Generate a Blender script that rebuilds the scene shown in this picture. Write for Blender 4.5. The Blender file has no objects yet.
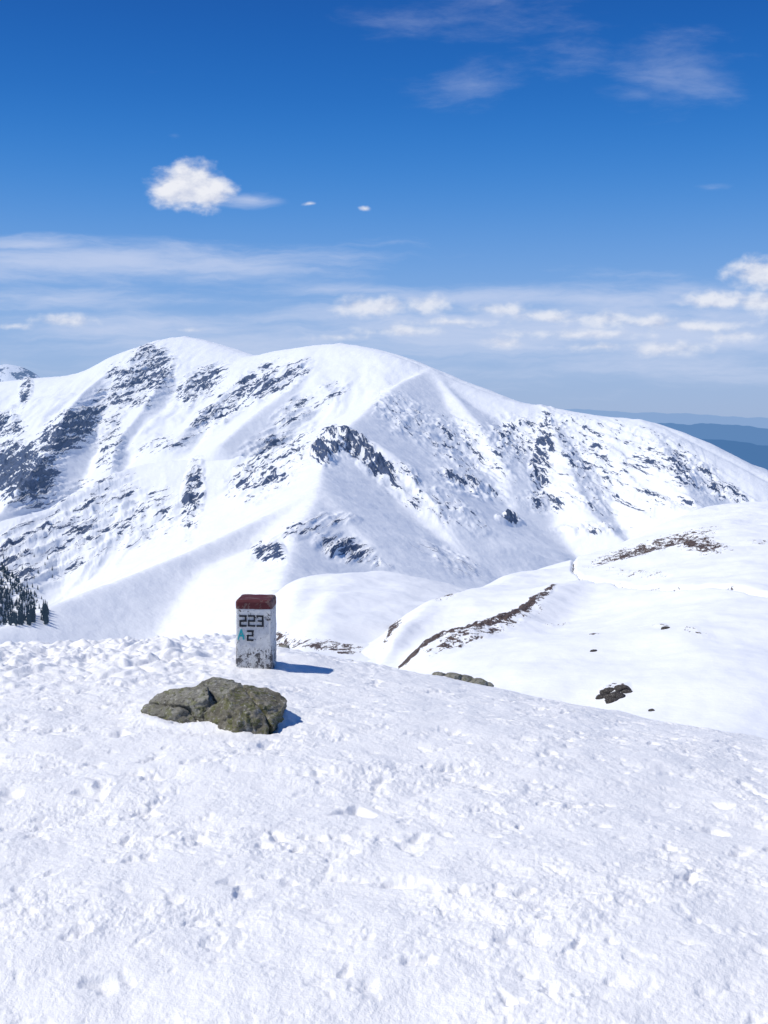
import bpy, bmesh, math, random
import numpy as np
from mathutils import Vector, noise as mnoise
random.seed(7); rng=np.random.RandomState(5)
C=bpy.context.scene.collection
# ------------------------------------------------------------------ camera maths
F=1098.0; H=1.55; P=math.radians(5.05); cp,sp=math.cos(P),math.sin(P)
def unproj(px,py,D):
    a=(px-384)/F; b=(512-py)/F
    dy=cp+b*sp; dz=-sp+b*cp; t=D/dy
    return (a*t, D, H+dz*t)
def proj(X,Y,Z):
    d=Y*cp-(Z-H)*sp; up=Y*sp+(Z-H)*cp
    return 384+F*X/d, 512-F*up/d
cam=bpy.data.cameras.new('camera'); co=bpy.data.objects.new('camera',cam); C.objects.link(co)
cam.sensor_fit='VERTICAL'; cam.sensor_height=32; cam.lens=32*F/1024
cam.clip_start=0.05; cam.clip_end=200000
co.location=(0,0,H); co.rotation_euler=(math.radians(90)-P,0,0)
bpy.context.scene.camera=co
# ------------------------------------------------------------------ noise
perm=rng.permutation(256); perm=np.concatenate([perm,perm,perm])
gang=rng.rand(256)*2*np.pi; GX=np.cos(gang); GY=np.sin(gang)
def pn(x,y):
    xi=np.floor(x).astype(np.int64); yi=np.floor(y).astype(np.int64)
    xf=x-xi; yf=y-yi; xi&=255; yi&=255
    u=xf*xf*xf*(xf*(xf*6-15)+10); v=yf*yf*yf*(yf*(yf*6-15)+10)
    def g(i,j,dx,dy):
        h=perm[perm[xi+i]+yi+j]; return GX[h]*dx+GY[h]*dy
    a=g(0,0,xf,yf); b=g(1,0,xf-1,yf); c=g(0,1,xf,yf-1); d=g(1,1,xf-1,yf-1)
    return ((a+u*(b-a))+v*((c+u*(d-c))-(a+u*(b-a))))*1.5
def fbm(x,y,o=4,g=.5):
    s=0; a=1; 
    for i in range(o): s=s+a*pn(x+17.3*i,y-9.1*i); x=x*2.03; y=y*2.03; a*=g
    return s
def ridged(x,y,o=4,g=.5):
    s=0; a=1
    for i in range(o): s=s+a*(1-2*np.abs(pn(x+7.7*i,y+3.1*i))); x=x*2.07; y=y*2.07; a*=g
    return s
def sstep(a,b,x):
    t=np.clip((x-a)/(b-a),0,1); return t*t*(3-2*t)
def blob(px,py,L):
    m=np.zeros_like(px)
    for (cx,cy,rx,ry,rot,w) in L:
        r=math.radians(rot); dx=px-cx; dy=py-cy
        a=(dx*math.cos(r)+dy*math.sin(r))/rx; b=(-dx*math.sin(r)+dy*math.cos(r))/ry
        m=np.maximum(m,w*np.clip(1.25-(a*a+b*b)*.7,0,1))
    return m
# ------------------------------------------------------------------ meshes
def tag(o,label=None,cat=None,group=None,kind=None):
    if label:o['label']=label
    if cat:o['category']=cat
    if group:o['group']=group
    if kind:o['kind']=kind
    return o
def grid_mesh(name,X,Y,Z,mat,attrs={}):
    R,K=X.shape; me=bpy.data.meshes.new(name); n=R*K
    me.vertices.add(n); co_=np.stack([X,Y,Z],-1).reshape(-1).astype(np.float32); me.vertices.foreach_set('co',co_)
    idx=np.arange(n,dtype=np.int32).reshape(R,K)
    q=np.stack([idx[:-1,:-1],idx[:-1,1:],idx[1:,1:],idx[1:,:-1]],-1).reshape(-1)
    f=len(q)//4
    me.loops.add(len(q)); me.loops.foreach_set('vertex_index',q)
    me.polygons.add(f); me.polygons.foreach_set('loop_start',np.arange(0,4*f,4,dtype=np.int32))
    me.polygons.foreach_set('use_smooth',np.ones(f,dtype=bool))
    me.update(calc_edges=True)
    for k,v in attrs.items():
        a=me.attributes.new(k,'FLOAT','POINT'); a.data.foreach_set('value',np.ascontiguousarray(v,dtype=np.float32).reshape(-1))
    me.materials.append(mat); o=bpy.data.objects.new(name,me); C.objects.link(o)
    return o
def uaxis(lo,hi,n,far,m=40):
    c=np.linspace(lo,hi,n); st=c[1]-c[0]
    t=np.linspace(0,1,m+1)[1:]
    l=lo-(far)*t**3-st*np.arange(1,m+1); r=hi+(far)*t**3+st*np.arange(1,m+1)
    return np.concatenate([l[::-1],c,r])
def colfun(pts,u,D=None,sig=.006):
    w=[unproj(*p) for p in pts]; uu=[a[0]/a[1] for a in w]; vv=[(a[2]-H)/a[1] for a in w]; dd=[a[1] for a in w]
    fine=np.linspace(-6,6,12001); k=np.exp(-.5*(np.arange(-60,61)*.001/sig)**2); k/=k.sum()
    def sm(vals):
        f=np.interp(fine,uu,vals); g=np.convolve(np.pad(f,60,mode='edge'),k,'valid'); return np.interp(u,fine,g)
    return sm(vv),sm(dd)
def find(X,Y,Z,px,py):
    a,b,c=unproj(px,py,100.0); u=a/b
    U=X[X.shape[0]//2]/Y[Y.shape[0]//2]; j=int(np.argmin(np.abs(U-u)))
    pxs,pys=proj(X[:,j],Y[:,j],Z[:,j])
    ok=np.where(pys<=py)[0]
    i=ok[0] if len(ok) else -1
    return Vector((float(X[i,j]),float(Y[i,j]),float(Z[i,j])))
# ------------------------------------------------------------------ materials
def mat_new(name):
    m=bpy.data.materials.new(name); m.use_nodes=True; nt=m.node_tree; nt.nodes.clear()
    out=nt.nodes.new('ShaderNodeOutputMaterial'); return m,nt,out
class NT:
    def __init__(s,nt): s.nt=nt
    def put(s,sock,v):
        if isinstance(v,bpy.types.NodeSocket): s.nt.links.new(v,sock)
        elif v is not None:
            if isinstance(v,(tuple,list)) and len(v)==3 and len(getattr(sock,'default_value',[0,0,0]))==4: v=(*v,1)
            sock.default_value=v
    def math(s,op,a,b=None,c=None,clamp=False):
        n=s.nt.nodes.new('ShaderNodeMath'); n.operation=op; n.use_clamp=clamp
        for i,v in enumerate((a,b,c)): s.put(n.inputs[i],v) if v is not None else None
        return n.outputs[0]
    def vec(s,op,a,b=None,out=0,scale=None):
        n=s.nt.nodes.new('ShaderNodeVectorMath'); n.operation=op; s.put(n.inputs[0],a)
        if b is not None: s.put(n.inputs[1],b)
        if scale is not None: s.put(n.inputs['Scale'],scale)
        return n.outputs[out]
    def noise(s,v,scale,detail=4,rough=.5,dist=0,out=0):
        n=s.nt.nodes.new('ShaderNodeTexNoise'); s.put(n.inputs['Vector'],v); n.inputs['Scale'].default_value=scale
        n.inputs['Detail'].default_value=detail; n.inputs['Roughness'].default_value=rough; n.inputs['Distortion'].default_value=dist
        return n.outputs[out]
    def ss(s,v,a,b,to0=0.0,to1=1.0):
        n=s.nt.nodes.new('ShaderNodeMapRange'); n.interpolation_type='SMOOTHSTEP'
        s.put(n.inputs[0],v); s.put(n.inputs[1],a); s.put(n.inputs[2],b); s.put(n.inputs[3],to0); s.put(n.inputs[4],to1)
        return n.outputs[0]
    def mix(s,f,a,b):
        n=s.nt.nodes.new('ShaderNodeMix'); n.data_type='RGBA'; s.put(n.inputs[0],f); s.put(n.inputs[6],a); s.put(n.inputs[7],b); return n.outputs[2]
    def attr(s,name):
        n=s.nt.nodes.new('ShaderNodeAttribute'); n.attribute_name=name; return n.outputs['Fac']
    def mapping(s,v,rot,scale):
        n=s.nt.nodes.new('ShaderNodeMapping'); s.put(n.inputs['Vector'],v); n.inputs['Rotation'].default_value=rot; n.inputs['Scale'].default_value=scale; return n.outputs[0]
    def pos(s):
        return s.nt.nodes.new('ShaderNodeNewGeometry').outputs['Position']
    def obj(s):
        return s.nt.nodes.new('ShaderNodeTexCoord').outputs['Object']
    def bump(s,h,strength,dist):
        n=s.nt.nodes.new('ShaderNodeBump'); s.put(n.inputs['Height'],h); n.inputs['Strength'].default_value=strength; n.inputs['Distance'].default_value=dist
        return n.outputs[0]
    def bsdf(s,col,rough=.6,spec=.3,normal=None):
        n=s.nt.nodes.new('ShaderNodeBsdfPrincipled'); s.put(n.inputs['Base Color'],col); s.put(n.inputs['Roughness'],rough)
        n.inputs['Specular IOR Level'].default_value=spec
        if normal is not None: s.put(n.inputs['Normal'],normal)
        return n
SNOW=(.87,.885,.895)
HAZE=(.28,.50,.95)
def snow_rock_mat(name,nscale,rock1,rock2,haze=False,bdist=1.0,bscale=None,thr=.30,stretch=(1,1,1),diag=False,bstr=.5):
    m,nt,out=mat_new(name); s=NT(nt); p=s.pos()
    a=s.attr('rock')
    if diag:
        cb=s.nt.nodes.new('ShaderNodeCombineXYZ'); s.put(cb.inputs[0],s.attr('along')); s.put(cb.inputs[1],s.attr('across')); pv=cb.outputs[0]
    else: pv=s.vec('MULTIPLY',p,stretch)
    n=s.noise(pv,nscale,6,.68,.2); n2=s.noise(pv,nscale*4.3,4,.65)
    r=s.math('ADD',s.math('MULTIPLY',a,.62),s.math('MULTIPLY',s.math('SUBTRACT',n,.5),2.1 if diag else 1.9))
    r=s.math('ADD',r,s.math('MULTIPLY',s.math('SUBTRACT',n2,.5),1.3 if diag else 1.1))
    f=s.ss(r,thr,thr+.07); f=s.math('MULTIPLY',f,s.ss(a,.02,.12))
    rc=s.mix(s.ss(n2,.35,.65),rock1,rock2)
    col=s.mix(f,SNOW,rc)
    h=s.math('ADD',s.noise(p,bscale or nscale*3,5,.6),s.math('MULTIPLY',f,.6))
    b=s.bsdf(col,.65,.2,s.bump(h,bstr,bdist))
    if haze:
        e=nt.nodes.new('ShaderNodeEmission'); e.inputs[0].default_value=(*HAZE,1); e.inputs[1].default_value=.8  # distance haze painted onto the surface as a blue glow, weighted per vertex
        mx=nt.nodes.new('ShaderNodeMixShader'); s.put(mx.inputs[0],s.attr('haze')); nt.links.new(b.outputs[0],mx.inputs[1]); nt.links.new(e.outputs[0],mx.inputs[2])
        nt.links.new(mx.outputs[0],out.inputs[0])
    else: nt.links.new(b.outputs[0],out.inputs[0])
    return m
# ================================================================== 1 near snow field
U=uaxis(-.43,.43,960,5,50)
Dr=np.concatenate([np.linspace(.3,2.3,40)[:-1],2.3*(13/2.3)**np.linspace(0,1,860),np.linspace(13,75,90)[1:]])
UU,DD=np.meshgrid(U,Dr)
crest=[(-900,668,1),(-300,655,1),(0,650,1),(60,648,1),(130,645,1),(180,641,1),(240,641,1),(290,651,1),(340,659,1),(400,670,1),(480,685,1),(560,703,1),(650,722,1),(768,741,1),(1100,790,1),(2500,860,1)]
vc,_=colfun(crest,UU,sig=.02); vc=-vc
D0=np.interp(UU,[-.35,0,.35],[4.0,3.6,2.6])
Dc=2*H/vc-D0; k=vc/(2*(Dc-D0))
Ds=D0+.55/(2*k); dq=np.clip(DD-D0,0,None); dqs=Ds-D0
Zf=np.where(DD<Ds,-k*dq**2,-k*dqs**2-.55*(DD-Ds))
Xf=UU*DD; Yf=DD.copy()
x,y=Xf,Yf
wx=x+.04*fbm(x*2.3,y*2.3,2); wy=y+.04*fbm(x*2.3+40,y*2.3,2)
rough=sstep(-.4,.8,fbm(x*1.3+3,y*1.6,4,.65))
amp=.28+.46*rough
z=.030*fbm(wx*.8,wy*.8,3)+.010*fbm(wx*2.8,wy*2.8,3)
z+=.0115*amp*fbm(wx*7,wy*7,5,.58)
z+=.0045*amp*np.clip(fbm(wx*18+5,wy*18,4,.65)-.10,-.2,.9)
z+=.0020*fbm(x*52,y*52,3,.6)*(.6+.5*rough)
pit=np.clip(-fbm(wx*8+70,wy*8+20,3,.55)-.42,0,.5); z-=.050*pit*amp
pit2=np.clip(-fbm(wx*4.1+7,wy*4.4+28,3,.5)-.66,0,.5); z-=.05*pit2
tr=sstep(-.02,-.22,x/y)*sstep(5.6,7.8,y); z+=.075*tr*(np.abs(fbm(wx*1.9+9,wy*1.5,4,.6))-.15)
tr2=sstep(.12,-.05,x/y)*sstep(7.2,8.6,y); z+=.022*tr2*fbm(wx*3.9+9,wy*3.0,3,.6)
for i in range(110):
    d=3+7*rng.rand(); cx=(-.42+.84*rng.rand())*d; cy=d; a=rng.rand()*math.pi; rx=.02+.045*rng.rand(); ry=rx*(.45+.3*rng.rand()); dep=(.005+.012*rng.rand())
    j0,j1=np.searchsorted(U,[(cx-.25)/d-.02,(cx+.25)/d+.02]); i0,i1=np.searchsorted(Dr,[cy-.25,cy+.25])
    sx=x[i0:i1,j0:j1]-cx; sy=y[i0:i1,j0:j1]-cy
    A=(sx*math.cos(a)+sy*math.sin(a))/rx; B=(-sx*math.sin(a)+sy*math.cos(a))/ry; q=A*A+B*B+.9*fbm(sx*22+i,sy*22,3)
    z[i0:i1,j0:j1]+= -dep*(1-sstep(.2,1.8,q))
Zb=Zf.copy()
MKp=find(Xf,Yf,Zb,255,669); calm=np.exp(-((Xf-MKp.x-.2)/.42)**2-((Yf-MKp.y-.1)/.5)**2)
z=z*(1-.8*calm)
Zf=Zf+z+.075*np.exp(-((Xf-MKp.x-.30)/.36)**2-((Yf-MKp.y-.50)/.26)**2)
MK=find(Xf,Yf,Zf,255,669); RA=find(Xf,Yf,Zf,178,722); RB=find(Xf,Yf,Zf,242,729)
d=np.hypot(Xf-MK.x,Yf-MK.y-.1); Zf=Zf+.015*np.exp(-((d-.2)/.07)**2)
d=np.hypot((Xf-(RA.x+RB.x)/2)/.37,(Yf-RA.y-.12)/.27); Zf=Zf+.026*np.exp(-((d-1.0)/.20)**2)
m,nt,out=mat_new('near_snow'); s=NT(nt); p=s.pos()
n1=s.noise(p,34,5,.68); n2=s.noise(p,190,3,.65); n3=s.noise(p,3,2,.5)
h=s.math('ADD',s.math('MULTIPLY',n1,1.0),s.math('MULTIPLY',n2,.4))
col=s.mix(n3,(.925,.915,.89),(.95,.94,.915))
b=s.bsdf(col,.5,.3,s.bump(h,.55,.015))
nt.links.new(b.outputs[0],out.inputs[0]); M_near=m
tag(grid_mesh('snow_ground',Xf,Yf,Zf,M_near),kind='structure')
# ================================================================== 2 right hillside
U=uaxis(-.12,.42,620,1.5,30); Dr=np.concatenate([np.linspace(22,400,560),np.linspace(400,800,60)[1:]])
UU,DD=np.meshgrid(U,Dr)
pts=[(200,760,130),(300,705,140),(370,657,150),(400,637,165),(440,611,190),(470,593,215),(520,575,250),(570,563,280),(600,552,300),(650,530,320),(700,512,335),(740,503,345),(768,500,350),(900,490,370),(1200,480,380)]
vv,dc=colfun(pts,UU,sig=.008)
zc=H+vv*dc; zn=-15.5+0*UU; Dn=45
t=(DD-Dn)/(dc-Dn)
Zh=np.where(t<1,zn+(zc-zn)*t+2.2*np.sin(np.clip(t,0,1)*math.pi)*-1, zc-.0-(DD-dc)*.1-.0016*(DD-dc)**2)
Zh=np.where(DD-dc>110,zc-30.36-.45*(DD-dc-110),Zh)
Xh=UU*DD; Yh=DD
px,py=proj(Xh,Yh,Zh)
rk=blob(px,py,[(397,628,20,2.5,-48,.75),(440,603,20,4,-20,.5),
 (412,661,16,3.5,-24,1.0),(432,650,26,4,-30,1.0),(460,639,28,4,-22,1.0),(492,629,32,4,-18,1.0),(520,617,28,3.5,-30,.95),(545,604,12,2.5,-35,.8),(480,638,60,7,-24,.55),
 (650,549,60,6,-16,.75),(700,545,30,5,0,.78),(628,557,22,4,-20,.78),
 (445,592,10,5,0,.55),(660,630,8,2,0,.5),(595,640,6,2,0,.45),(640,572,30,3,0,.35),(560,620,14,2,-15,.4),(760,540,12,2,0,.4),(615,692,13,6,-10,.55),(700,640,40,3,10,.2)])
edge=(py-(663-(px-405)*.40)); fade=sstep(395,430,px)*sstep(600,540,px)
Zh=Zh+1.7*np.exp(-(edge/12)**2)*fade
edge2=(py-(650-(px-385)*.95)); Zh=Zh+1.3*np.exp(-(edge2/10)**2)*sstep(375,395,px)*sstep(455,430,px)
Zh=Zh+1.2*fbm(Xh/30,Yh/45,3)+.20*fbm(Xh/6,Yh/8,3)+rk*(.35*fbm(Xh/1.6,Yh/3,3)+.2)
def trail(pl,wd,dep):
    global Zh,rk
    g=np.full(px.shape,1e9)
    for (a,b),(c,d) in zip(pl[:-1],pl[1:]):
        t=np.clip(((px-a)*(c-a)+(py-b)*(d-b))/((c-a)**2+(d-b)**2),0,1); g=np.minimum(g,np.hypot(px-a-t*(c-a),py-b-t*(d-b)))
    Zh=Zh-dep*np.exp(-(g/wd)**2)*(.9+.7*pn(Xh/1.5,Yh/2.0))
    rk=np.maximum(rk,.50*np.exp(-(g/1.3)**2))
trail([(574,560),(573,570),(582,580),(620,583),(680,586),(730,592),(768,598),(900,612)],1.5,1.5)
M_hill=snow_rock_mat('hill_snow',.60,(.042,.028,.024),(.13,.095,.075),bdist=.3,bscale=.5,stretch=(1,.40,1),thr=.34)
tag(grid_mesh('hillside',Xh,Yh,Zh,M_hill,{'rock':rk}),kind='structure')
# ================================================================== 3 middle mound
U=uaxis(-.45,.3,500,1.5,30); Dr=np.concatenate([np.linspace(60,480,300),np.linspace(480,900,80)[1:]])
UU,DD=np.meshgrid(U,Dr)
pts=[(-500,740,420),(0,700,400),(150,664,380),(200,634,370),(235,613,360),(270,600,350),(285,585,345),(300,577,340),(330,573,340),(400,577,350),(440,584,360),(480,593,380),(560,620,400),(700,660,420)]
vv,dc=colfun(pts,UU,sig=.006); zc=H+vv*dc; Dn=60
t=(DD-Dn)/(dc-Dn); zn=-26
Zm=np.where(t<1,zn+(zc-zn)*t,zc-(DD-dc)*.13-.0012*(DD-dc)**2)
Zm=np.where(DD-dc>130,zc-37.2-.45*(DD-dc-130),Zm)
Xm=UU*DD; Ym=DD; px,py=proj(Xm,Ym,Zm)
rk=blob(px,py,[(282,637,9,5,0,.75),(325,642,40,6,10,.6),(260,606,5,3,0,.5),(350,650,14,3,0,.6)])
Zm=Zm+1.6*fbm(Xm/35,Ym/55,3)+.25*fbm(Xm/7,Ym/9,3)
Zm=Zm-1.2*np.exp(-((px-322+(py-577)*.55)/14)**2)*sstep(573,590,py)
tag(grid_mesh('snow_mound',Xm,Ym,Zm,M_hill,{'rock':rk}),kind='structure')
# ================================================================== 4 massif
def smooth_line(pts,n=5):
    w=np.array([unproj(*p) for p in pts]); o=[]
    for i in range(len(w)-1):
        p0=w[max(i-1,0)];p1=w[i];p2=w[i+1];p3=w[min(i+2,len(w)-1)]
        for t in np.linspace(0,1,n,endpoint=False):
            o.append(.5*((2*p1)+(-p0+p2)*t+(2*p0-5*p1+4*p2-p3)*t*t+(-p0+3*p1-3*p2+p3)*t**3))
    o.append(w[-1]); return np.array(o)
ridges=[ # points, slope, round radius, gully amp
 ([(-500,430,4300),(-200,405,4300),(-60,388,4200),(30,379,4000),(85,372,3900),(140,348,3800),(185,337,3800),(240,352,3600),(258,356,3500),(285,350,3400),(340,344,3200),(390,354,3000),(430,370,2900),(500,397,2750),(540,406,2700),(600,416,2600),(650,423,2500),(700,447,2400),(768,482,2250),(900,560,2000)],.55,50,16),
 ([(430,370,2900),(398,385,2620),(368,410,2300),(345,431,2000),(325,462,1780),(318,492,1500),(300,530,1250),(285,570,1000),(280,600,800),(278,590,600)],.58,7,9),
 ([(318,492,1500),(260,520,1400),(200,548,1250),(100,588,1050),(0,628,900),(-120,670,780),(-400,760,650)],.56,7,6),
 ([(130,358,3750),(88,388,3450),(66,415,3150),(60,436,2950),(40,465,2700),(15,500,2450),(-40,545,2200)],.85,4,26),
 ([(345,432,2000),(300,447,2100),(230,459,2150),(150,463,2200),(110,478,2150),(50,508,2050),(0,522,1980),(-100,560,1900),(-400,640,1800)],.60,4,20),
 ([(258,356,3500),(235,385,3230),(205,412,2980),(178,438,2780)],.68,6,16),
 ([(340,344,3200),(300,382,2930),(255,415,2700),(220,445,2480)],.64,6,16),
 ([(185,337,3800),(170,370,3500),(150,400,3250),(120,440,2950),(112,468,2700)],.85,4,22),
 ([(540,406,2700),(556,436,2480),(572,474,2260),(590,512,2080),(650,560,1900)],.68,4,16),
 ([(430,370,2900),(468,412,2560),(498,455,2320),(512,500,2120),(515,540,1960)],.62,6,14),
 ([(640,421,2520),(668,458,2270),(690,500,2060),(720,540,1900)],.64,6,12),
 ([(345,431,2000),(375,443,1940),(402,466,1860),(432,508,1740),(470,560,1600)],.58,6,10),
 ([(318,492,1500),(345,520,1400),(372,552,1290),(410,600,1180)],.52,9,7),
 ([(300,530,1250),(268,545,1180),(240,580,1080)],.50,8,6),
 ([(325,462,1780),(290,482,1760),(255,505,1690)],.58,6,8),
]
U=uaxis(-.38,.38,940,.9,36); Dr=np.concatenate([np.linspace(480,1700,280),np.linspace(1700,4100,600)[1:],np.linspace(4100,6500,50)[1:]])
UU,DD=np.meshgrid(U,Dr); Xg=UU*DD; Yg=DD.copy()
oX=28*fbm(Xg/260,Yg/260,3); oY=28*fbm(Xg/260+31,Yg/260,3); wX=Xg+oX; wY=Yg+oY
hs=[]
for ri,(pl,sl,rr,ga) in enumerate(ridges):
    L=smooth_line(pl,4); best=np.full(Xg.shape,-1e9); bd=np.zeros(Xg.shape)
    for a,b in zip(L[:-1],L[1:]):
        dx,dy=b[0]-a[0],b[1]-a[1]; ll=dx*dx+dy*dy+1e-6; le=math.sqrt(ll)
        g=(b[2]-a[2])/le; sh=g/math.sqrt(max(sl*sl-g*g,.02))/le       # steepest-descent foot point on the crest
        t=((Xg-a[0])*dx+(Yg-a[1])*dy)/ll; dp=np.abs((Xg-a[0])*dy-(Yg-a[1])*dx)/le
        t=np.clip(t+dp*sh,0,1)
        d=np.hypot(Xg-a[0]-t*dx,Yg-a[1]-t*dy)
        hh=a[2]+t*(b[2]-a[2])-sl*d
        m=hh>best; best=np.where(m,hh,best); bd=np.where(m,d,bd)
    hgt=best+sl*bd-sl*(np.sqrt(bd*bd+rr*rr)-rr)
    fall=np.clip(bd/240,0,1)**1.2
    tv=L[-1]-L[0]; tl=math.hypot(tv[0],tv[1]); tx,ty=tv[0]/tl,tv[1]/tl
    if ri==0:
        fall=np.clip((bd-25)/300,0,1)
        hgt=hgt+ga*fall*(1.6*fbm(wX/190,wY/420,4,.5)-.3)
    else:
        A=wX*tx+wY*ty; B=-wX*ty+wY*tx
        hgt=hgt+ga*fall*(ridged(A/150+ri*13,B/520+ri*7,3,.45)-.6)
    hs.append(hgt)
hs=np.array(hs); mx=hs.max(0); K=5.0
Zg=mx+K*np.log(np.exp((hs-mx)/K).sum(0)); del hs
Zg=np.maximum(Zg,-340-.12*np.clip(Yg-3800,0,None))
px,py=proj(Xg,Yg,Zg)
ROCK=[(22,475,36,32,20,1.0),(70,432,44,18,-35,.9),(8,425,16,14,0,.8),(25,392,6,14,15,.8),(130,388,26,16,40,.75),(150,370,24,24,60,.78),(112,398,16,12,0,.7),
 (200,385,30,14,-35,.72),(255,385,36,14,-35,.74),(285,380,28,10,-35,.7),(225,408,48,12,-35,.70),(300,410,32,12,-35,.56),(330,395,20,10,-35,.45),
 (192,500,10,36,8,.85),(135,520,44,28,-20,.50),(60,545,65,34,-20,.52),(110,440,14,30,10,.55),(165,445,34,8,-10,.45),(20,560,26,30,0,.6),(100,500,40,24,-15,.5),
 (350,445,28,12,25,1.0),(378,466,26,11,35,.9),(325,450,16,14,-40,.8),(270,465,48,26,-40,.66),(240,480,12,12,0,.6),(410,480,24,10,40,.45),
 (268,553,13,16,-60,.95),(345,548,28,12,15,.92),(300,530,28,8,-20,.55),(335,520,22,6,0,.5),(370,560,20,6,20,.5),
 (543,455,12,42,5,.85),(520,438,30,20,10,.60),(470,450,50,24,25,.45),(410,420,40,18,30,.36),(470,485,36,10,20,.55),(600,465,46,28,20,.52),(680,470,52,18,25,.56),(640,440,50,12,15,.42),(720,490,44,10,30,.55),(570,430,30,14,10,.48),
 (510,520,12,5,10,.8),(545,500,24,12,0,.55),(600,500,56,14,10,.45),(430,500,60,16,30,.36),(590,530,34,6,0,.5),(660,500,44,10,10,.48),(450,560,40,10,25,.32)]
rk=blob(px,py,ROCK)
Zs=Zg.copy(); wL=sstep(430,330,px)
def rotc(deg,la,ac):
    r=math.radians(deg); return (Xg*math.cos(r)+Zs*1.6*math.sin(r))*la,(-Xg*math.sin(r)+Zs*1.6*math.cos(r))*ac
aL,cL=rotc(40,.28,1.35); aR,cR=rotc(-48,.55,1.15)
kn=np.exp(-((px-360)/60)**2-((py-455)/32)**2); wL=np.clip(wL*(1-kn),0,1)
sel=(wL>.5)
along=np.where(sel,aL,aR+900)+.05*Yg; across=np.where(sel,cL,cR+900)+.08*Yg
near=1+1.2*sstep(1600,1250,Yg)
rib=ridged(across/34,along/40,3,.55)
rk=np.clip(rk*(.76+.25*rib),0,1.2)*sstep(1000,1120,Yg)
Zg=Zg+2.5*fbm(wX/120,wY/120,3)*sstep(0,.3,rk+.15)+rk/near*(10*(rib-.6)+8*np.abs(ridged(wX/46,wY/60,4,.55)-.4)-2)
Zg=Zg+.8*fbm(Xg/28,Yg/28,3)
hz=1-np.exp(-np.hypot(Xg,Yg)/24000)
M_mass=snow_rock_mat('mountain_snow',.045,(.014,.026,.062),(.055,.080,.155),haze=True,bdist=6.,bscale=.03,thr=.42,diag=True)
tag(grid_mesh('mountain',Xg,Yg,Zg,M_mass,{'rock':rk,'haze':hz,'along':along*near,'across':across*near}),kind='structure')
# far-left peak
U=uaxis(-.5,-.25,160,.3,20); Dr=np.linspace(5600,8200,160); UU,DD=np.meshgrid(U,Dr)
pts=[(-600,380,7000),(-200,368,7000),(-60,356,7000),(-10,366,7000),(6,363,7000),(22,366,7000),(36,373,7000),(60,395,7000),(100,430,7000),(170,560,7000),(2000,700,7000)]
vv,dc=colfun(pts,UU,sig=.002); Xp=UU*DD
wx=Xp+80*fbm(Xp/400,DD/400,3)
Zp=H+vv*7000-.75*np.abs(DD-7000)+60*(ridged(wx/380,DD/500,5,.55)-.9)*sstep(0,300,np.abs(DD-7000))
rk=np.clip(.36+.3*ridged(Xp/200,DD/200,2),0,1)
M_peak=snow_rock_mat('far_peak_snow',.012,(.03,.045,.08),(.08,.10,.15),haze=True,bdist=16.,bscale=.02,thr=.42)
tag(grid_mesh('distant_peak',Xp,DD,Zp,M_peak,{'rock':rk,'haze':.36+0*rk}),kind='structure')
# distant wooded hills and plain
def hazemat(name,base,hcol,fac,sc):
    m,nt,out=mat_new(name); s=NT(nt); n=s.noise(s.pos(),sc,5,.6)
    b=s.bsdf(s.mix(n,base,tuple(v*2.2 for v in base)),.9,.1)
    e=nt.nodes.new('ShaderNodeEmission'); e.inputs[0].default_value=(*hcol,1)  # air haze painted in: hills and plain mostly glow in this flat colour
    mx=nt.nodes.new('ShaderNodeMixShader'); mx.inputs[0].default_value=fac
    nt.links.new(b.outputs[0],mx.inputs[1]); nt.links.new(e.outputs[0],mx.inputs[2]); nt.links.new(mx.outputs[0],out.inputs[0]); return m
def hills(name,pts,D,width,amp,mat,seed,sig=.006):
    U=uaxis(-.4,.6,400,1.5,20); Dr=np.linspace(D-width,D+width,80); UU,DD=np.meshgrid(U,Dr); vv,_=colfun(pts,UU,sig=sig)
    X=UU*DD; Z=H+vv*D+amp*fbm(X/(D*.05)+seed,DD/(D*.05),4)*.5-(DD-D)**2/width**2*D*.07
    tag(grid_mesh(name,X,DD,Z,mat),kind='structure')
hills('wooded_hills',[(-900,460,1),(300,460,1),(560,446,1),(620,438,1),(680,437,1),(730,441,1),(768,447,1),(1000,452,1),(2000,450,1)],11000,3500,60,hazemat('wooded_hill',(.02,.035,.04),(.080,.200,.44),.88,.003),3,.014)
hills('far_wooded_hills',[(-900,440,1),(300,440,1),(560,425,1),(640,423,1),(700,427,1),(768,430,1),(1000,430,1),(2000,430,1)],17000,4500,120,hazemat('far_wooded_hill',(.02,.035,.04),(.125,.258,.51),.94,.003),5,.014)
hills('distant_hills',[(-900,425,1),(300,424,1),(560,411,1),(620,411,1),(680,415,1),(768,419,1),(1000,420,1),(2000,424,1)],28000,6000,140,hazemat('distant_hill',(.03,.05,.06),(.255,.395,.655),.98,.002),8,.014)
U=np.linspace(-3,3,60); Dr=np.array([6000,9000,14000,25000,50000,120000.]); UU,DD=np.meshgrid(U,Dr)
tag(grid_mesh('plain',UU*DD,DD,-1000+0*UU,hazemat('plain_haze',(.03,.05,.06),(.15,.29,.55),.94,.001)),kind='structure')
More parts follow.
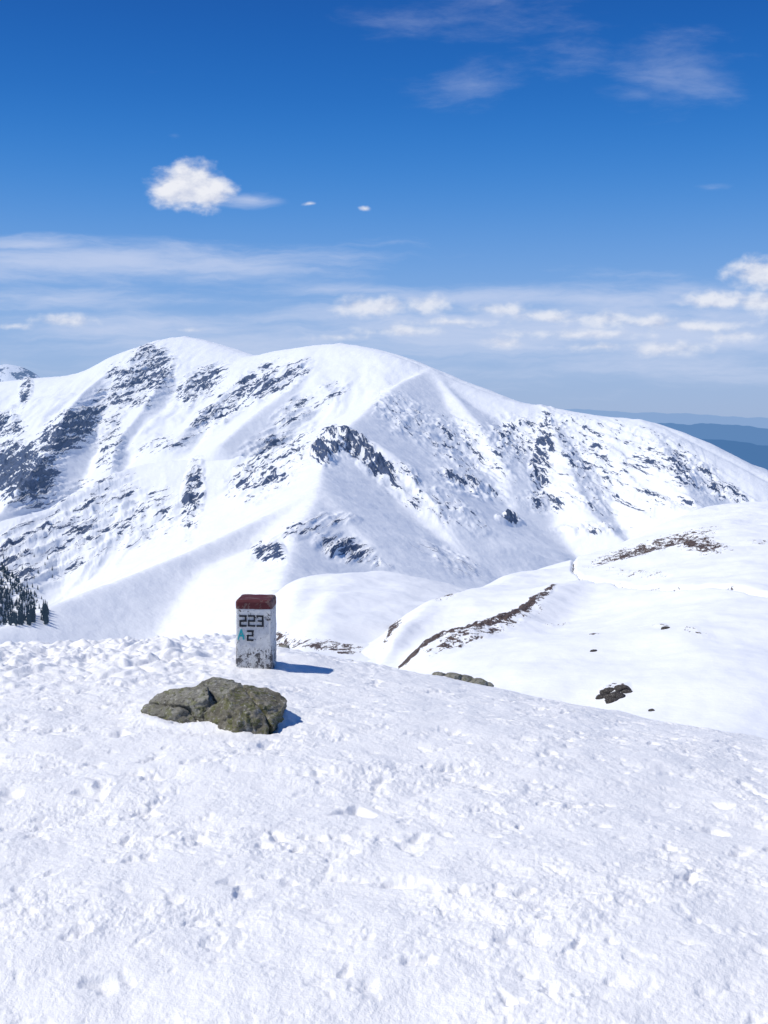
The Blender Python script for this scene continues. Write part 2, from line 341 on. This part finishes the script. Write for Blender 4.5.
# ================================================================== rocks
def rock_bm(seed,size,planes,sub=5,nz=.06,cuts=None,joints=(.05,-.55),stiff=.95):
    bm=bmesh.new(); bmesh.ops.create_icosphere(bm,subdivisions=sub,radius=1)
    r=random.Random(seed); pl=[]
    for i in range(planes):
        v=Vector((r.gauss(0,1),r.gauss(0,1),r.gauss(.1,.6))).normalized(); pl.append((v,.66+.22*r.random()))
    for (v,d) in (cuts or []): pl.append((Vector(v).normalized(),d))
    off=Vector((seed*3.1,seed*1.7,0)); cn=Vector((.85,.5,.1)).normalized()
    for v in bm.verts:
        c=v.co.copy()
        for n,d in pl:
            q=c.dot(n)
            if q>d: c-=n*(q-d)*stiff
        c+=c.normalized()*(nz*mnoise.fractal(c*2.6+off,1,2.1,3)+nz*.6*abs(mnoise.noise(c*5+off))+nz*.3*mnoise.fractal(c*11+off,1,2.1,4))
        for dd in joints:
            st=abs(c.dot(cn)-dd+.10*mnoise.noise(c*2.5+off)); c-=c.normalized()*.22*max(0,.05-st)/.05
        v.co=Vector((c.x*size[0],c.y*size[1],c.z*size[2]))
    for f in bm.faces: f.smooth=True
    return bm
def link_bm(name,bm,mat,parent=None):
    me=bpy.data.meshes.new(name); bm.to_mesh(me); bm.free(); me.materials.append(mat)
    o=bpy.data.objects.new(name,me); C.objects.link(o); 
    if parent: o.parent=parent
    return o
def rockmat(name,c1,c2,lich,sc=9,lt=.5,la=.8):
    m,nt,out=mat_new(name); s=NT(nt); p=s.obj()
    n=s.noise(p,sc,6,.65); n2=s.noise(p,sc*6,5,.7); n3=s.noise(p,sc*1.8,6,.75,.8)
    c=s.mix(s.ss(n,.35,.65),c1,c2); c=s.mix(s.math('MULTIPLY',s.ss(n3,lt,lt+.06),la),c,lich)
    c=s.mix(s.ss(n2,.57,.66),c,(.46,.45,.40)); c=s.mix(s.ss(n2,.43,.34),c,(.04,.036,.026))
    h=s.math('ADD',n,s.math('MULTIPLY',n2,.5))
    b=s.bsdf(c,.85,.2,s.bump(h,1.0,.025)); nt.links.new(b.outputs[0],out.inputs[0]); return m
MR1=rockmat('pale_stone',(.17,.16,.125),(.33,.32,.27),(.16,.165,.07),9,.52,.75)
MR2=rockmat('lichen_stone',(.12,.11,.08),(.27,.25,.20),(.125,.13,.045),9,.50,.8)
oB=link_bm('rock',rock_bm(11,(.225,.25,.155),6,6,.09,[((.1,-.28,1),.58),((.5,-.5,.8),.70),((-.75,-.2,.5),.78),((.1,-1,.35),.80)],(.15,)),MR2)
oB.location=(RB.x+.012,RB.y+.155,RB.z+.024); oB.rotation_euler=(-.02,.10,.0)
tag(oB,'larger, taller lichen covered rock in the snow in front of the boundary stone','rock')
oA=link_bm('rock',rock_bm(23,(.215,.22,.145),7,6,.09,[((-.25,-.15,1),.55),((-.5,-.6,.6),.7)],(-.3,)),MR1)
oA.location=(RA.x+.0,RA.y+.125,RA.z+.008); oA.rotation_euler=(0,-.14,.5)
tag(oA,'lower, paler lichen covered rock at the left end of the rocks','rock')
oC=link_bm('rock',rock_bm(31,(.15,.15,.12),7,5,.07,[((0,-.2,1),.6)],()),MR1)
oC.location=((RA.x+RB.x)/2+.0,RA.y+.30,RA.z+.05)
tag(oC,'small grey rock wedged behind the paler rock and the taller lichen covered rock','rock')
MR3=rockmat('hill_stone',(.03,.027,.026),(.08,.07,.065),(.06,.055,.04),3,.6)
k0=0
BL=['tiny dark boulder alone below and right of the boulder clump','lone dark boulder in the middle of the right hillside snow','lone dark boulder on the hillside directly above the boulder clump','small dark boulder just past the snow crest, left of the boulder clump']
for (px_,py_,sz) in [(603,699,.6),(609,694,.8),(616,698,1.0),(622,690,.8),(627,694,.5),(613,703,.6),(652,711,.3),(666,629,.4),(594,652,.35),(500,706,.3)]:
    q=find(Xh,Yh,Zh,px_,py_); sc=q.y/80*.9*sz
    o=link_bm('boulder',rock_bm(40+k0,(sc,sc*.8,sc*.5),7,3,.2,None,(),.9),MR3); o.location=q; k0+=1
    if k0<=6: tag(o,'dark boulder in the clump standing out of smooth snow low on the right hillside','boulder','boulders clustered on the right hillside')
    else: tag(o,BL[k0-7],'boulder')
k1=0
for (px_,sz) in [(440,.05),(452,.07),(463,.09),(476,.08),(487,.05),(350,.04),(284,.05)]:
    c_,_,_=unproj(px_,680,1); j=int(np.argmin(np.abs(Xf[300]/Yf[300]-c_)))
    pp=proj(Xf[:,j],Yf[:,j],Zf[:,j])[1]; i=int(np.argmin(np.where(Yf[:,j]>4,pp,1e9)))+4
    o=link_bm('stone',rock_bm(60+k1,(sz*1.3,sz,sz*.6),7,3,.15,None,(),.9),MR1); o.location=(Xf[i,j],Yf[i,j],Zf[i,j]+.008); k1+=1
    if k1<=5: tag(o,'small stone in the row just breaking the snow at the crest','stone','stones along the snow crest')
    else: tag(o,['tiny stone on the crest between the boundary stone and the row of stones','tiny stone on the snow crest just right of the boundary stone'][k1-6],'stone')
# ================================================================== boundary stone
root=bpy.data.objects.new('boundary_stone',None); C.objects.link(root); root.location=(MK.x,MK.y+.10,MK.z-.02); root.rotation_euler=(0,.01,math.radians(-2))
tag(root,'weathered white boundary stone with dark red top and the number 223','boundary stone')
S=MK.y/F; Wd=.5*37*S; HT=65*S; CT=9.5*S
def prism(levels,bev=.008):
    bm=bmesh.new(); rings=[]
    for (zz,w) in levels:
        b_=bev; ring=[]
        for (sx,sy) in [(-1,-1),(1,-1),(1,1),(-1,1)]:
            for (dx,dy) in ([(0,b_),(b_,0)] if (sx,sy) in [(-1,-1),(1,1)] else [(b_,0),(0,b_)]):
                ring.append(bm.verts.new((sx*(w-dx),sy*(w-dy),zz)))
        rings.append(ring)
    for a,b in zip(rings[:-1],rings[1:]):
        for i in range(8): bm.faces.new((a[i],a[(i+1)%8],b[(i+1)%8],b[i]))
    bm.faces.new(rings[-1]); bm.faces.new(rings[0][::-1]); return bm
def chip(bm,amp=.0035,n=3):
    bmesh.ops.subdivide_edges(bm,edges=bm.edges[:],cuts=14,use_grid_fill=True)
    for v in bm.verts:
        v.co+=Vector((mnoise.noise(v.co*18),mnoise.noise(v.co*18+Vector((9,0,0))),mnoise.noise(v.co*18+Vector((0,9,0)))))*amp
    return bm
def paintmat(name,paint,under,thr,dirt=.35,specks=False):
    m,nt,out=mat_new(name); s=NT(nt); p=s.obj()
    n=s.noise(p,13,7,.7,.4); n2=s.noise(p,60,4,.7); n3=s.noise(p,5,3,.5)
    f=s.ss(s.math('ADD',n,s.math('MULTIPLY',s.math('SUBTRACT',n3,.5),.5)),thr,thr+.03)
    if specks:
        sx_=nt.nodes.new('ShaderNodeSeparateXYZ'); nt.links.new(p,sx_.inputs[0]); low=s.ss(sx_.outputs[2],.20,.13)
        n4=s.noise(s.vec('MULTIPLY',p,(1,1,.6)),40,5,.7,1.2); f=s.math('MAXIMUM',f,s.ss(s.math('ADD',n4,s.math('MULTIPLY',low,.07)),.60,.63))
        sc1=s.math('ABSOLUTE',s.math('SUBTRACT',s.noise(p,24,3,.6,3.0),.5)); f=s.math('MAXIMUM',f,s.math('MULTIPLY',s.ss(sc1,.018,.005),s.math('ADD',.3,s.math('MULTIPLY',low,.6))))
    c=s.mix(s.math('MULTIPLY',n2,dirt),paint,tuple(v*.6 for v in paint)); u=s.mix(n2,under,tuple(v*.4 for v in under))
    c=s.mix(f,c,u)
    b=s.bsdf(c,.75,.3,s.bump(s.math('SUBTRACT',s.math('MULTIPLY',n2,.3),f),.5,.004)); nt.links.new(b.outputs[0],out.inputs[0]); return m
MW=paintmat('white_peeling_paint',(.72,.73,.73),(.13,.125,.13),.60,.6,True)
MRd=paintmat('red_peeling_paint',(.11,.022,.028),(.22,.13,.12),.52,.9)
MK_=paintmat('dark_number_paint',(.022,.024,.03),(.42,.42,.41),.64)
MC=paintmat('teal_paint',(.03,.38,.42),(.5,.5,.5),.64)
link_bm('stone_post',chip(prism([(-.12,Wd*1.02),(0,Wd*1.0),(HT,Wd*.975)],.010)),MW,root)
link_bm('red_top',chip(prism([(HT+.0005,Wd*.985),(HT+CT*.72,Wd*.985),(HT+CT*.95,Wd*.93),(HT+CT,Wd*.86)],.012)),MRd,root)
SEG={'2':[((0,1),(1,1)),((1,1),(1,.5)),((1,.5),(0,.5)),((0,.5),(0,0)),((0,0),(1,0))],'3':[((0,1),(1,1)),((1,1),(1,0)),((.25,.5),(1,.5)),((0,0),(1,0))]}
fy=-(Wd*1.0+.0035)
def strokes(name,segs,x0,z0,w,h,t,mat,label=None):
    bm=bmesh.new(); 
    for i,((a,b),(c,d)) in enumerate(segs):
        A=Vector((x0+a*w,0,z0+b*h)); B=Vector((x0+c*w,0,z0+d*h)); dr=(B-A).normalized(); nn=Vector((-dr.z,0,dr.x))
        A2=A-dr*t*.5; B2=B+dr*t*.5; yy=fy-.0003*i
        q=[A2-nn*t*.5,B2-nn*t*.5,B2+nn*t*.5,A2+nn*t*.5]
        f_=[bm.verts.new((v.x+random.uniform(-.0018,.0018),yy,v.z+random.uniform(-.0018,.0018))) for v in q]
        g_=[bm.verts.new((v.co.x,yy+.006,v.co.z)) for v in f_]
        bm.faces.new(f_)
        for e in range(4): bm.faces.new((f_[e],g_[e],g_[(e+1)%4],f_[(e+1)%4]))
    bmesh.ops.recalc_face_normals(bm,faces=bm.faces[:])
    o=link_bm(name,bm,mat,root); 
    if label:o['label']=label
px2=lambda x_:(x_-255.5)*S
zz=lambda y_:(674.0-y_)*S
for i,ch in enumerate('223'):
    strokes('painted_digit',SEG[ch],px2(242.0+i*8.6),zz(626),5.6*S,10*S,1.6*S,MK_,'dark painted digit %s, %s in the top row'%(ch,['first','second','third'][i]))
strokes('painted_digit',SEG['2'],px2(249.5),zz(640.5),5.2*S,9*S,1.6*S,MK_,'dark painted digit 2 on the lower row')
strokes('arrow_mark',[((0,-.05),(.45,1)),((.5,1),(1,.0)),((.15,.35),(.9,.35))],px2(240.0),zz(639.5),5.6*S,9*S,1.5*S,MC,'small teal painted mark left of the lower digit')
# ================================================================== trees
mt,nt,out=mat_new('dark_needles'); s=NT(nt); n=s.noise(s.pos(),.5,4,.6); b=s.bsdf(s.mix(n,(.012,.022,.032),(.03,.05,.055)),.8,.1)
e=nt.nodes.new('ShaderNodeEmission'); e.inputs[0].default_value=(*HAZE,1); e.inputs[1].default_value=.8  # slight blue glow in the needles stands in for haze over the trees
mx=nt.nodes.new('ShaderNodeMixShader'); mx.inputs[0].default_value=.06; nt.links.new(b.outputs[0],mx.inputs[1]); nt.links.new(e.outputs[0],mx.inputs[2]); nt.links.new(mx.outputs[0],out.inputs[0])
def add_spruce(bm,loc,h,r):
    x0,y0,z0=loc
    for l in range(7):
        zb=z0+h*(.08+l*.125); zt=zb+h*.22; rad=h*.20*(1-l/7.5)*r.uniform(.8,1.15); top=bm.verts.new((x0,y0,min(zt,z0+h)))
        ring=[]
        for kk in range(10):
            q=rad*(r.uniform(.9,1.2) if kk%2 else r.uniform(.45,.65))
            ring.append(bm.verts.new((x0+q*math.cos(kk*math.pi/5+l),y0+q*math.sin(kk*math.pi/5+l),zb-q*.2)))
        for kk in range(10): bm.faces.new((ring[kk],ring[(kk+1)%10],top))
    w=h*.02; a=[bm.verts.new((x0+dx*w,y0+dy*w,z0-2)) for dx,dy in((-1,-1),(1,-1),(1,1),(-1,1))]; c=[bm.verts.new((v.co.x,v.co.y,z0+h*.3)) for v in a]
    for kk in range(4): bm.faces.new((a[kk],a[(kk+1)%4],c[(kk+1)%4],c[kk]))
rr=random.Random(3)
bm=bmesh.new()
for i in range(2300):
    px_=rr.uniform(-60,48); top=564+max(px_,0)*.9; bot=626
    py_=top+(bot-top)*rr.random()**.8
    if px_>0 and rr.random()<px_/54: continue
    if mnoise.noise(Vector((px_/11,py_/13,2)))<-.16: continue
    q=find(Xg,Yg,Zg,px_,py_); add_spruce(bm,(q.x,q.y,q.z),rr.uniform(5,11),rr)
tag(link_bm('spruce_forest',bm,mt),'dark spruce wood filling the valley side at the left edge below the mountain','forest',kind='stuff')
proto=[]
for i in range(3):
    bm=bmesh.new(); add_spruce(bm,(0,0,0),12,rr); me=bpy.data.meshes.new('spruce'); bm.to_mesh(me); bm.free(); me.materials.append(mt); proto.append(me)
for i in range(40):
    px_=rr.uniform(2,60); py_=rr.uniform(550,600)+px_*.1
    if i%2==0: px_=rr.uniform(20,47); py_=rr.uniform(592,610)
    q=find(Xg,Yg,Zg,px_,py_); o=bpy.data.objects.new('spruce_tree',rr.choice(proto)); C.objects.link(o); o.location=q; s_=rr.uniform(.4,.8); o.scale=(s_,s_,s_); o.rotation_euler=(0,0,rr.random()*6)
    tag(o,'small dark spruce scattered on the snowy valley side around the left edge forest','tree','spruces scattered around the left edge forest')
# ================================================================== light
E=math.radians(53); A8=math.radians(8)
Sd=Vector((-math.cos(E)*math.cos(A8),-math.cos(E)*math.sin(A8),math.sin(E)))
L=bpy.data.lights.new('sun','SUN'); L.energy=3.75; L.angle=math.radians(.5); L.color=(1,.965,.90)
lo=bpy.data.objects.new('sun',L); C.objects.link(lo); lo.rotation_euler=Sd.to_track_quat('Z','Y').to_euler()
# ================================================================== sky
w=bpy.data.worlds.new('World'); bpy.context.scene.world=w; w.use_nodes=True; nt=w.node_tree; nt.nodes.clear(); s=NT(nt)
try: w.cycles.sampling_method='MANUAL'; w.cycles.sample_map_resolution=256
except Exception: pass
out=nt.nodes.new('ShaderNodeOutputWorld'); bg=nt.nodes.new('ShaderNodeBackground'); bg.inputs[1].default_value=.1; nt.links.new(bg.outputs[0],out.inputs[0])
sky=nt.nodes.new('ShaderNodeTexSky'); sky.sky_type='NISHITA'; sky.sun_disc=False; sky.sun_elevation=E; sky.sun_rotation=math.atan2(Sd.x,Sd.y)
sky.altitude=2000; sky.air_density=1.0; sky.dust_density=.4; sky.ozone_density=3.0
tc=nt.nodes.new('ShaderNodeTexCoord').outputs['Generated']
sep=nt.nodes.new('ShaderNodeSeparateXYZ'); nt.links.new(tc,sep.inputs[0]); dx,dy,dz=sep.outputs
ay=s.math('MAXIMUM',s.math('ABSOLUTE',dy),.05)
cu=s.math('DIVIDE',dx,ay); cv=s.math('DIVIDE',dz,ay)
cmb=nt.nodes.new('ShaderNodeCombineXYZ'); nt.links.new(cu,cmb.inputs[0]); nt.links.new(cv,cmb.inputs[1]); p=cmb.outputs[0]
def uv(px_,py_): a,b_,c=unproj(px_,py_,1.0); return a,c-H
wn=s.noise(p,38,3,.5,out=1); warp=s.vec('SCALE',s.vec('SUBTRACT',wn,(.5,.5,.5)),scale=.008)
pw=s.vec('ADD',p,warp); pw=s.vec('MULTIPLY',pw,(1,1,0))
def lobes(L,P_,fall=.8):
    m=None
    for (cx,cy,rx,ry,wt) in L:
        u0,v0=uv(cx,cy); q=s.vec('MULTIPLY',s.vec('SUBTRACT',P_,(u0,v0,0)),(F/rx,F/ry,0)); d=s.vec('LENGTH',q,out=1)
        v=s.math('SUBTRACT',wt,s.math('MULTIPLY',d,fall)); m=v if m is None else s.math('MAXIMUM',m,v)
    return s.math('MAXIMUM',m,-1.0)
CUM=[(172,190,21,17,1.35),(190,185,24,18,1.5),(207,191,21,18,1.4),(189,196,32,12,1.3),(310,204,12,4,.7),(366,209,11,4,.75),
 (358,306,26,12,1.2),(384,307,26,10,1.15),(426,304,24,12,1.2),(400,330,70,9,.95),(340,337,60,8,.8),(500,310,40,9,1.05),(545,317,50,9,1.0),(600,320,50,10,1.1),(650,322,50,9,1.0),
 (668,349,50,11,1.05),(500,343,30,9,1.0),(762,274,34,16,1.3),(720,300,40,11,1.2),(758,302,34,12,1.2),(65,321,42,9,1.0),(20,326,40,6,.8),(700,326,90,9,.95),(450,322,90,7,.85),(600,347,60,7,.9),(580,334,120,9,.9),(740,336,60,9,.9),(200,330,60,6,.6)]
mc=lobes(CUM,pw)
pc=s.vec('MULTIPLY',p,(1,1.5,1))
n=s.noise(pc,48,6,.54,.1); noff=s.noise(s.vec('ADD',pc,(-.004,.010,0)),48,6,.54,.1)
dens=s.ss(s.math('ADD',mc,s.math('MULTIPLY',s.math('SUBTRACT',n,.5),1.35)),.25,1.05)
lit=s.math('ADD',.80,s.math('MULTIPLY',s.math('SUBTRACT',n,noff),2.2),clamp=True)
CIR=[(110,264,200,17,1.3),(30,244,90,9,1.0),(60,298,220,16,.9),(150,330,260,24,.9),(250,345,320,28,.95),(600,298,340,14,1.15),(560,330,330,34,1.25),(650,370,330,22,.9),(380,290,220,10,.8),(252,200,26,7,1.0),(175,135,16,8,.6),(710,188,30,8,.5),(150,72,60,12,.4)]
mi=lobes(CIR,p,.75)
wp15=s.vec('ADD',p,s.vec('SCALE',warp,scale=1.3))
nc=s.noise(s.mapping(wp15,(0,0,math.radians(5)),(6,44,1)),1.0,7,.62,.3)
ci=s.ss(s.math('ADD',mi,s.math('MULTIPLY',s.math('SUBTRACT',nc,.5),2.6)),.0,1.4)
CIR2=[(668,70,70,40,.9),(640,95,50,20,.6),(470,78,70,34,.7),(470,18,150,30,.7),(580,55,110,40,.5)]
nc2=s.noise(s.mapping(s.vec('ADD',p,s.vec('SCALE',warp,scale=.8)),(0,0,math.radians(-24)),(8,30,1)),1.0,7,.64,.2)
ci2=s.math('MULTIPLY',s.ss(s.math('ADD',lobes(CIR2,p,.75),s.math('MULTIPLY',s.math('SUBTRACT',nc2,.5),2.6)),.0,1.6),.36)
ci=s.math('MAXIMUM',s.math('MULTIPLY',ci,s.ss(cv,.36,.14,.20,.70)),ci2)
ramp=nt.nodes.new('ShaderNodeValToRGB'); cr=ramp.color_ramp; cr.interpolation='B_SPLINE'
stops=[(0.0,(.32,.44,.69)),(.05,(.33,.48,.77)),(.11,(.20,.40,.77)),(.19,(.045,.255,.70)),(.27,(.006,.148,.55)),(.37,(.0,.073,.37)),(.7,(.01,.075,.31))]
cr.elements[0].position=0; cr.elements[0].color=(*stops[0][1],1); cr.elements[1].position=stops[1][0]; cr.elements[1].color=(*stops[1][1],1)
for q_,c_ in stops[2:]: e_=cr.elements.new(q_); e_.color=(*c_,1)
nt.links.new(dz,ramp.inputs[0])
rs=s.vec('SCALE',ramp.outputs[0],scale=10.0)
base=s.mix(.90,sky.outputs[0],rs)
c1=s.mix(ci,base,(6.2,6.9,8.8))
lc=s.mix(lit,(4.8,5.4,7.3),(8.8,8.9,9.4))
c2=s.mix(s.math('MULTIPLY',dens,s.ss(cv,.05,.18,.68,.96)),c1,lc)
nt.links.new(c2,bg.inputs[0])
sc=bpy.context.scene; sc.view_settings.view_transform='Standard'; sc.view_settings.look='None'; sc.view_settings.exposure=0
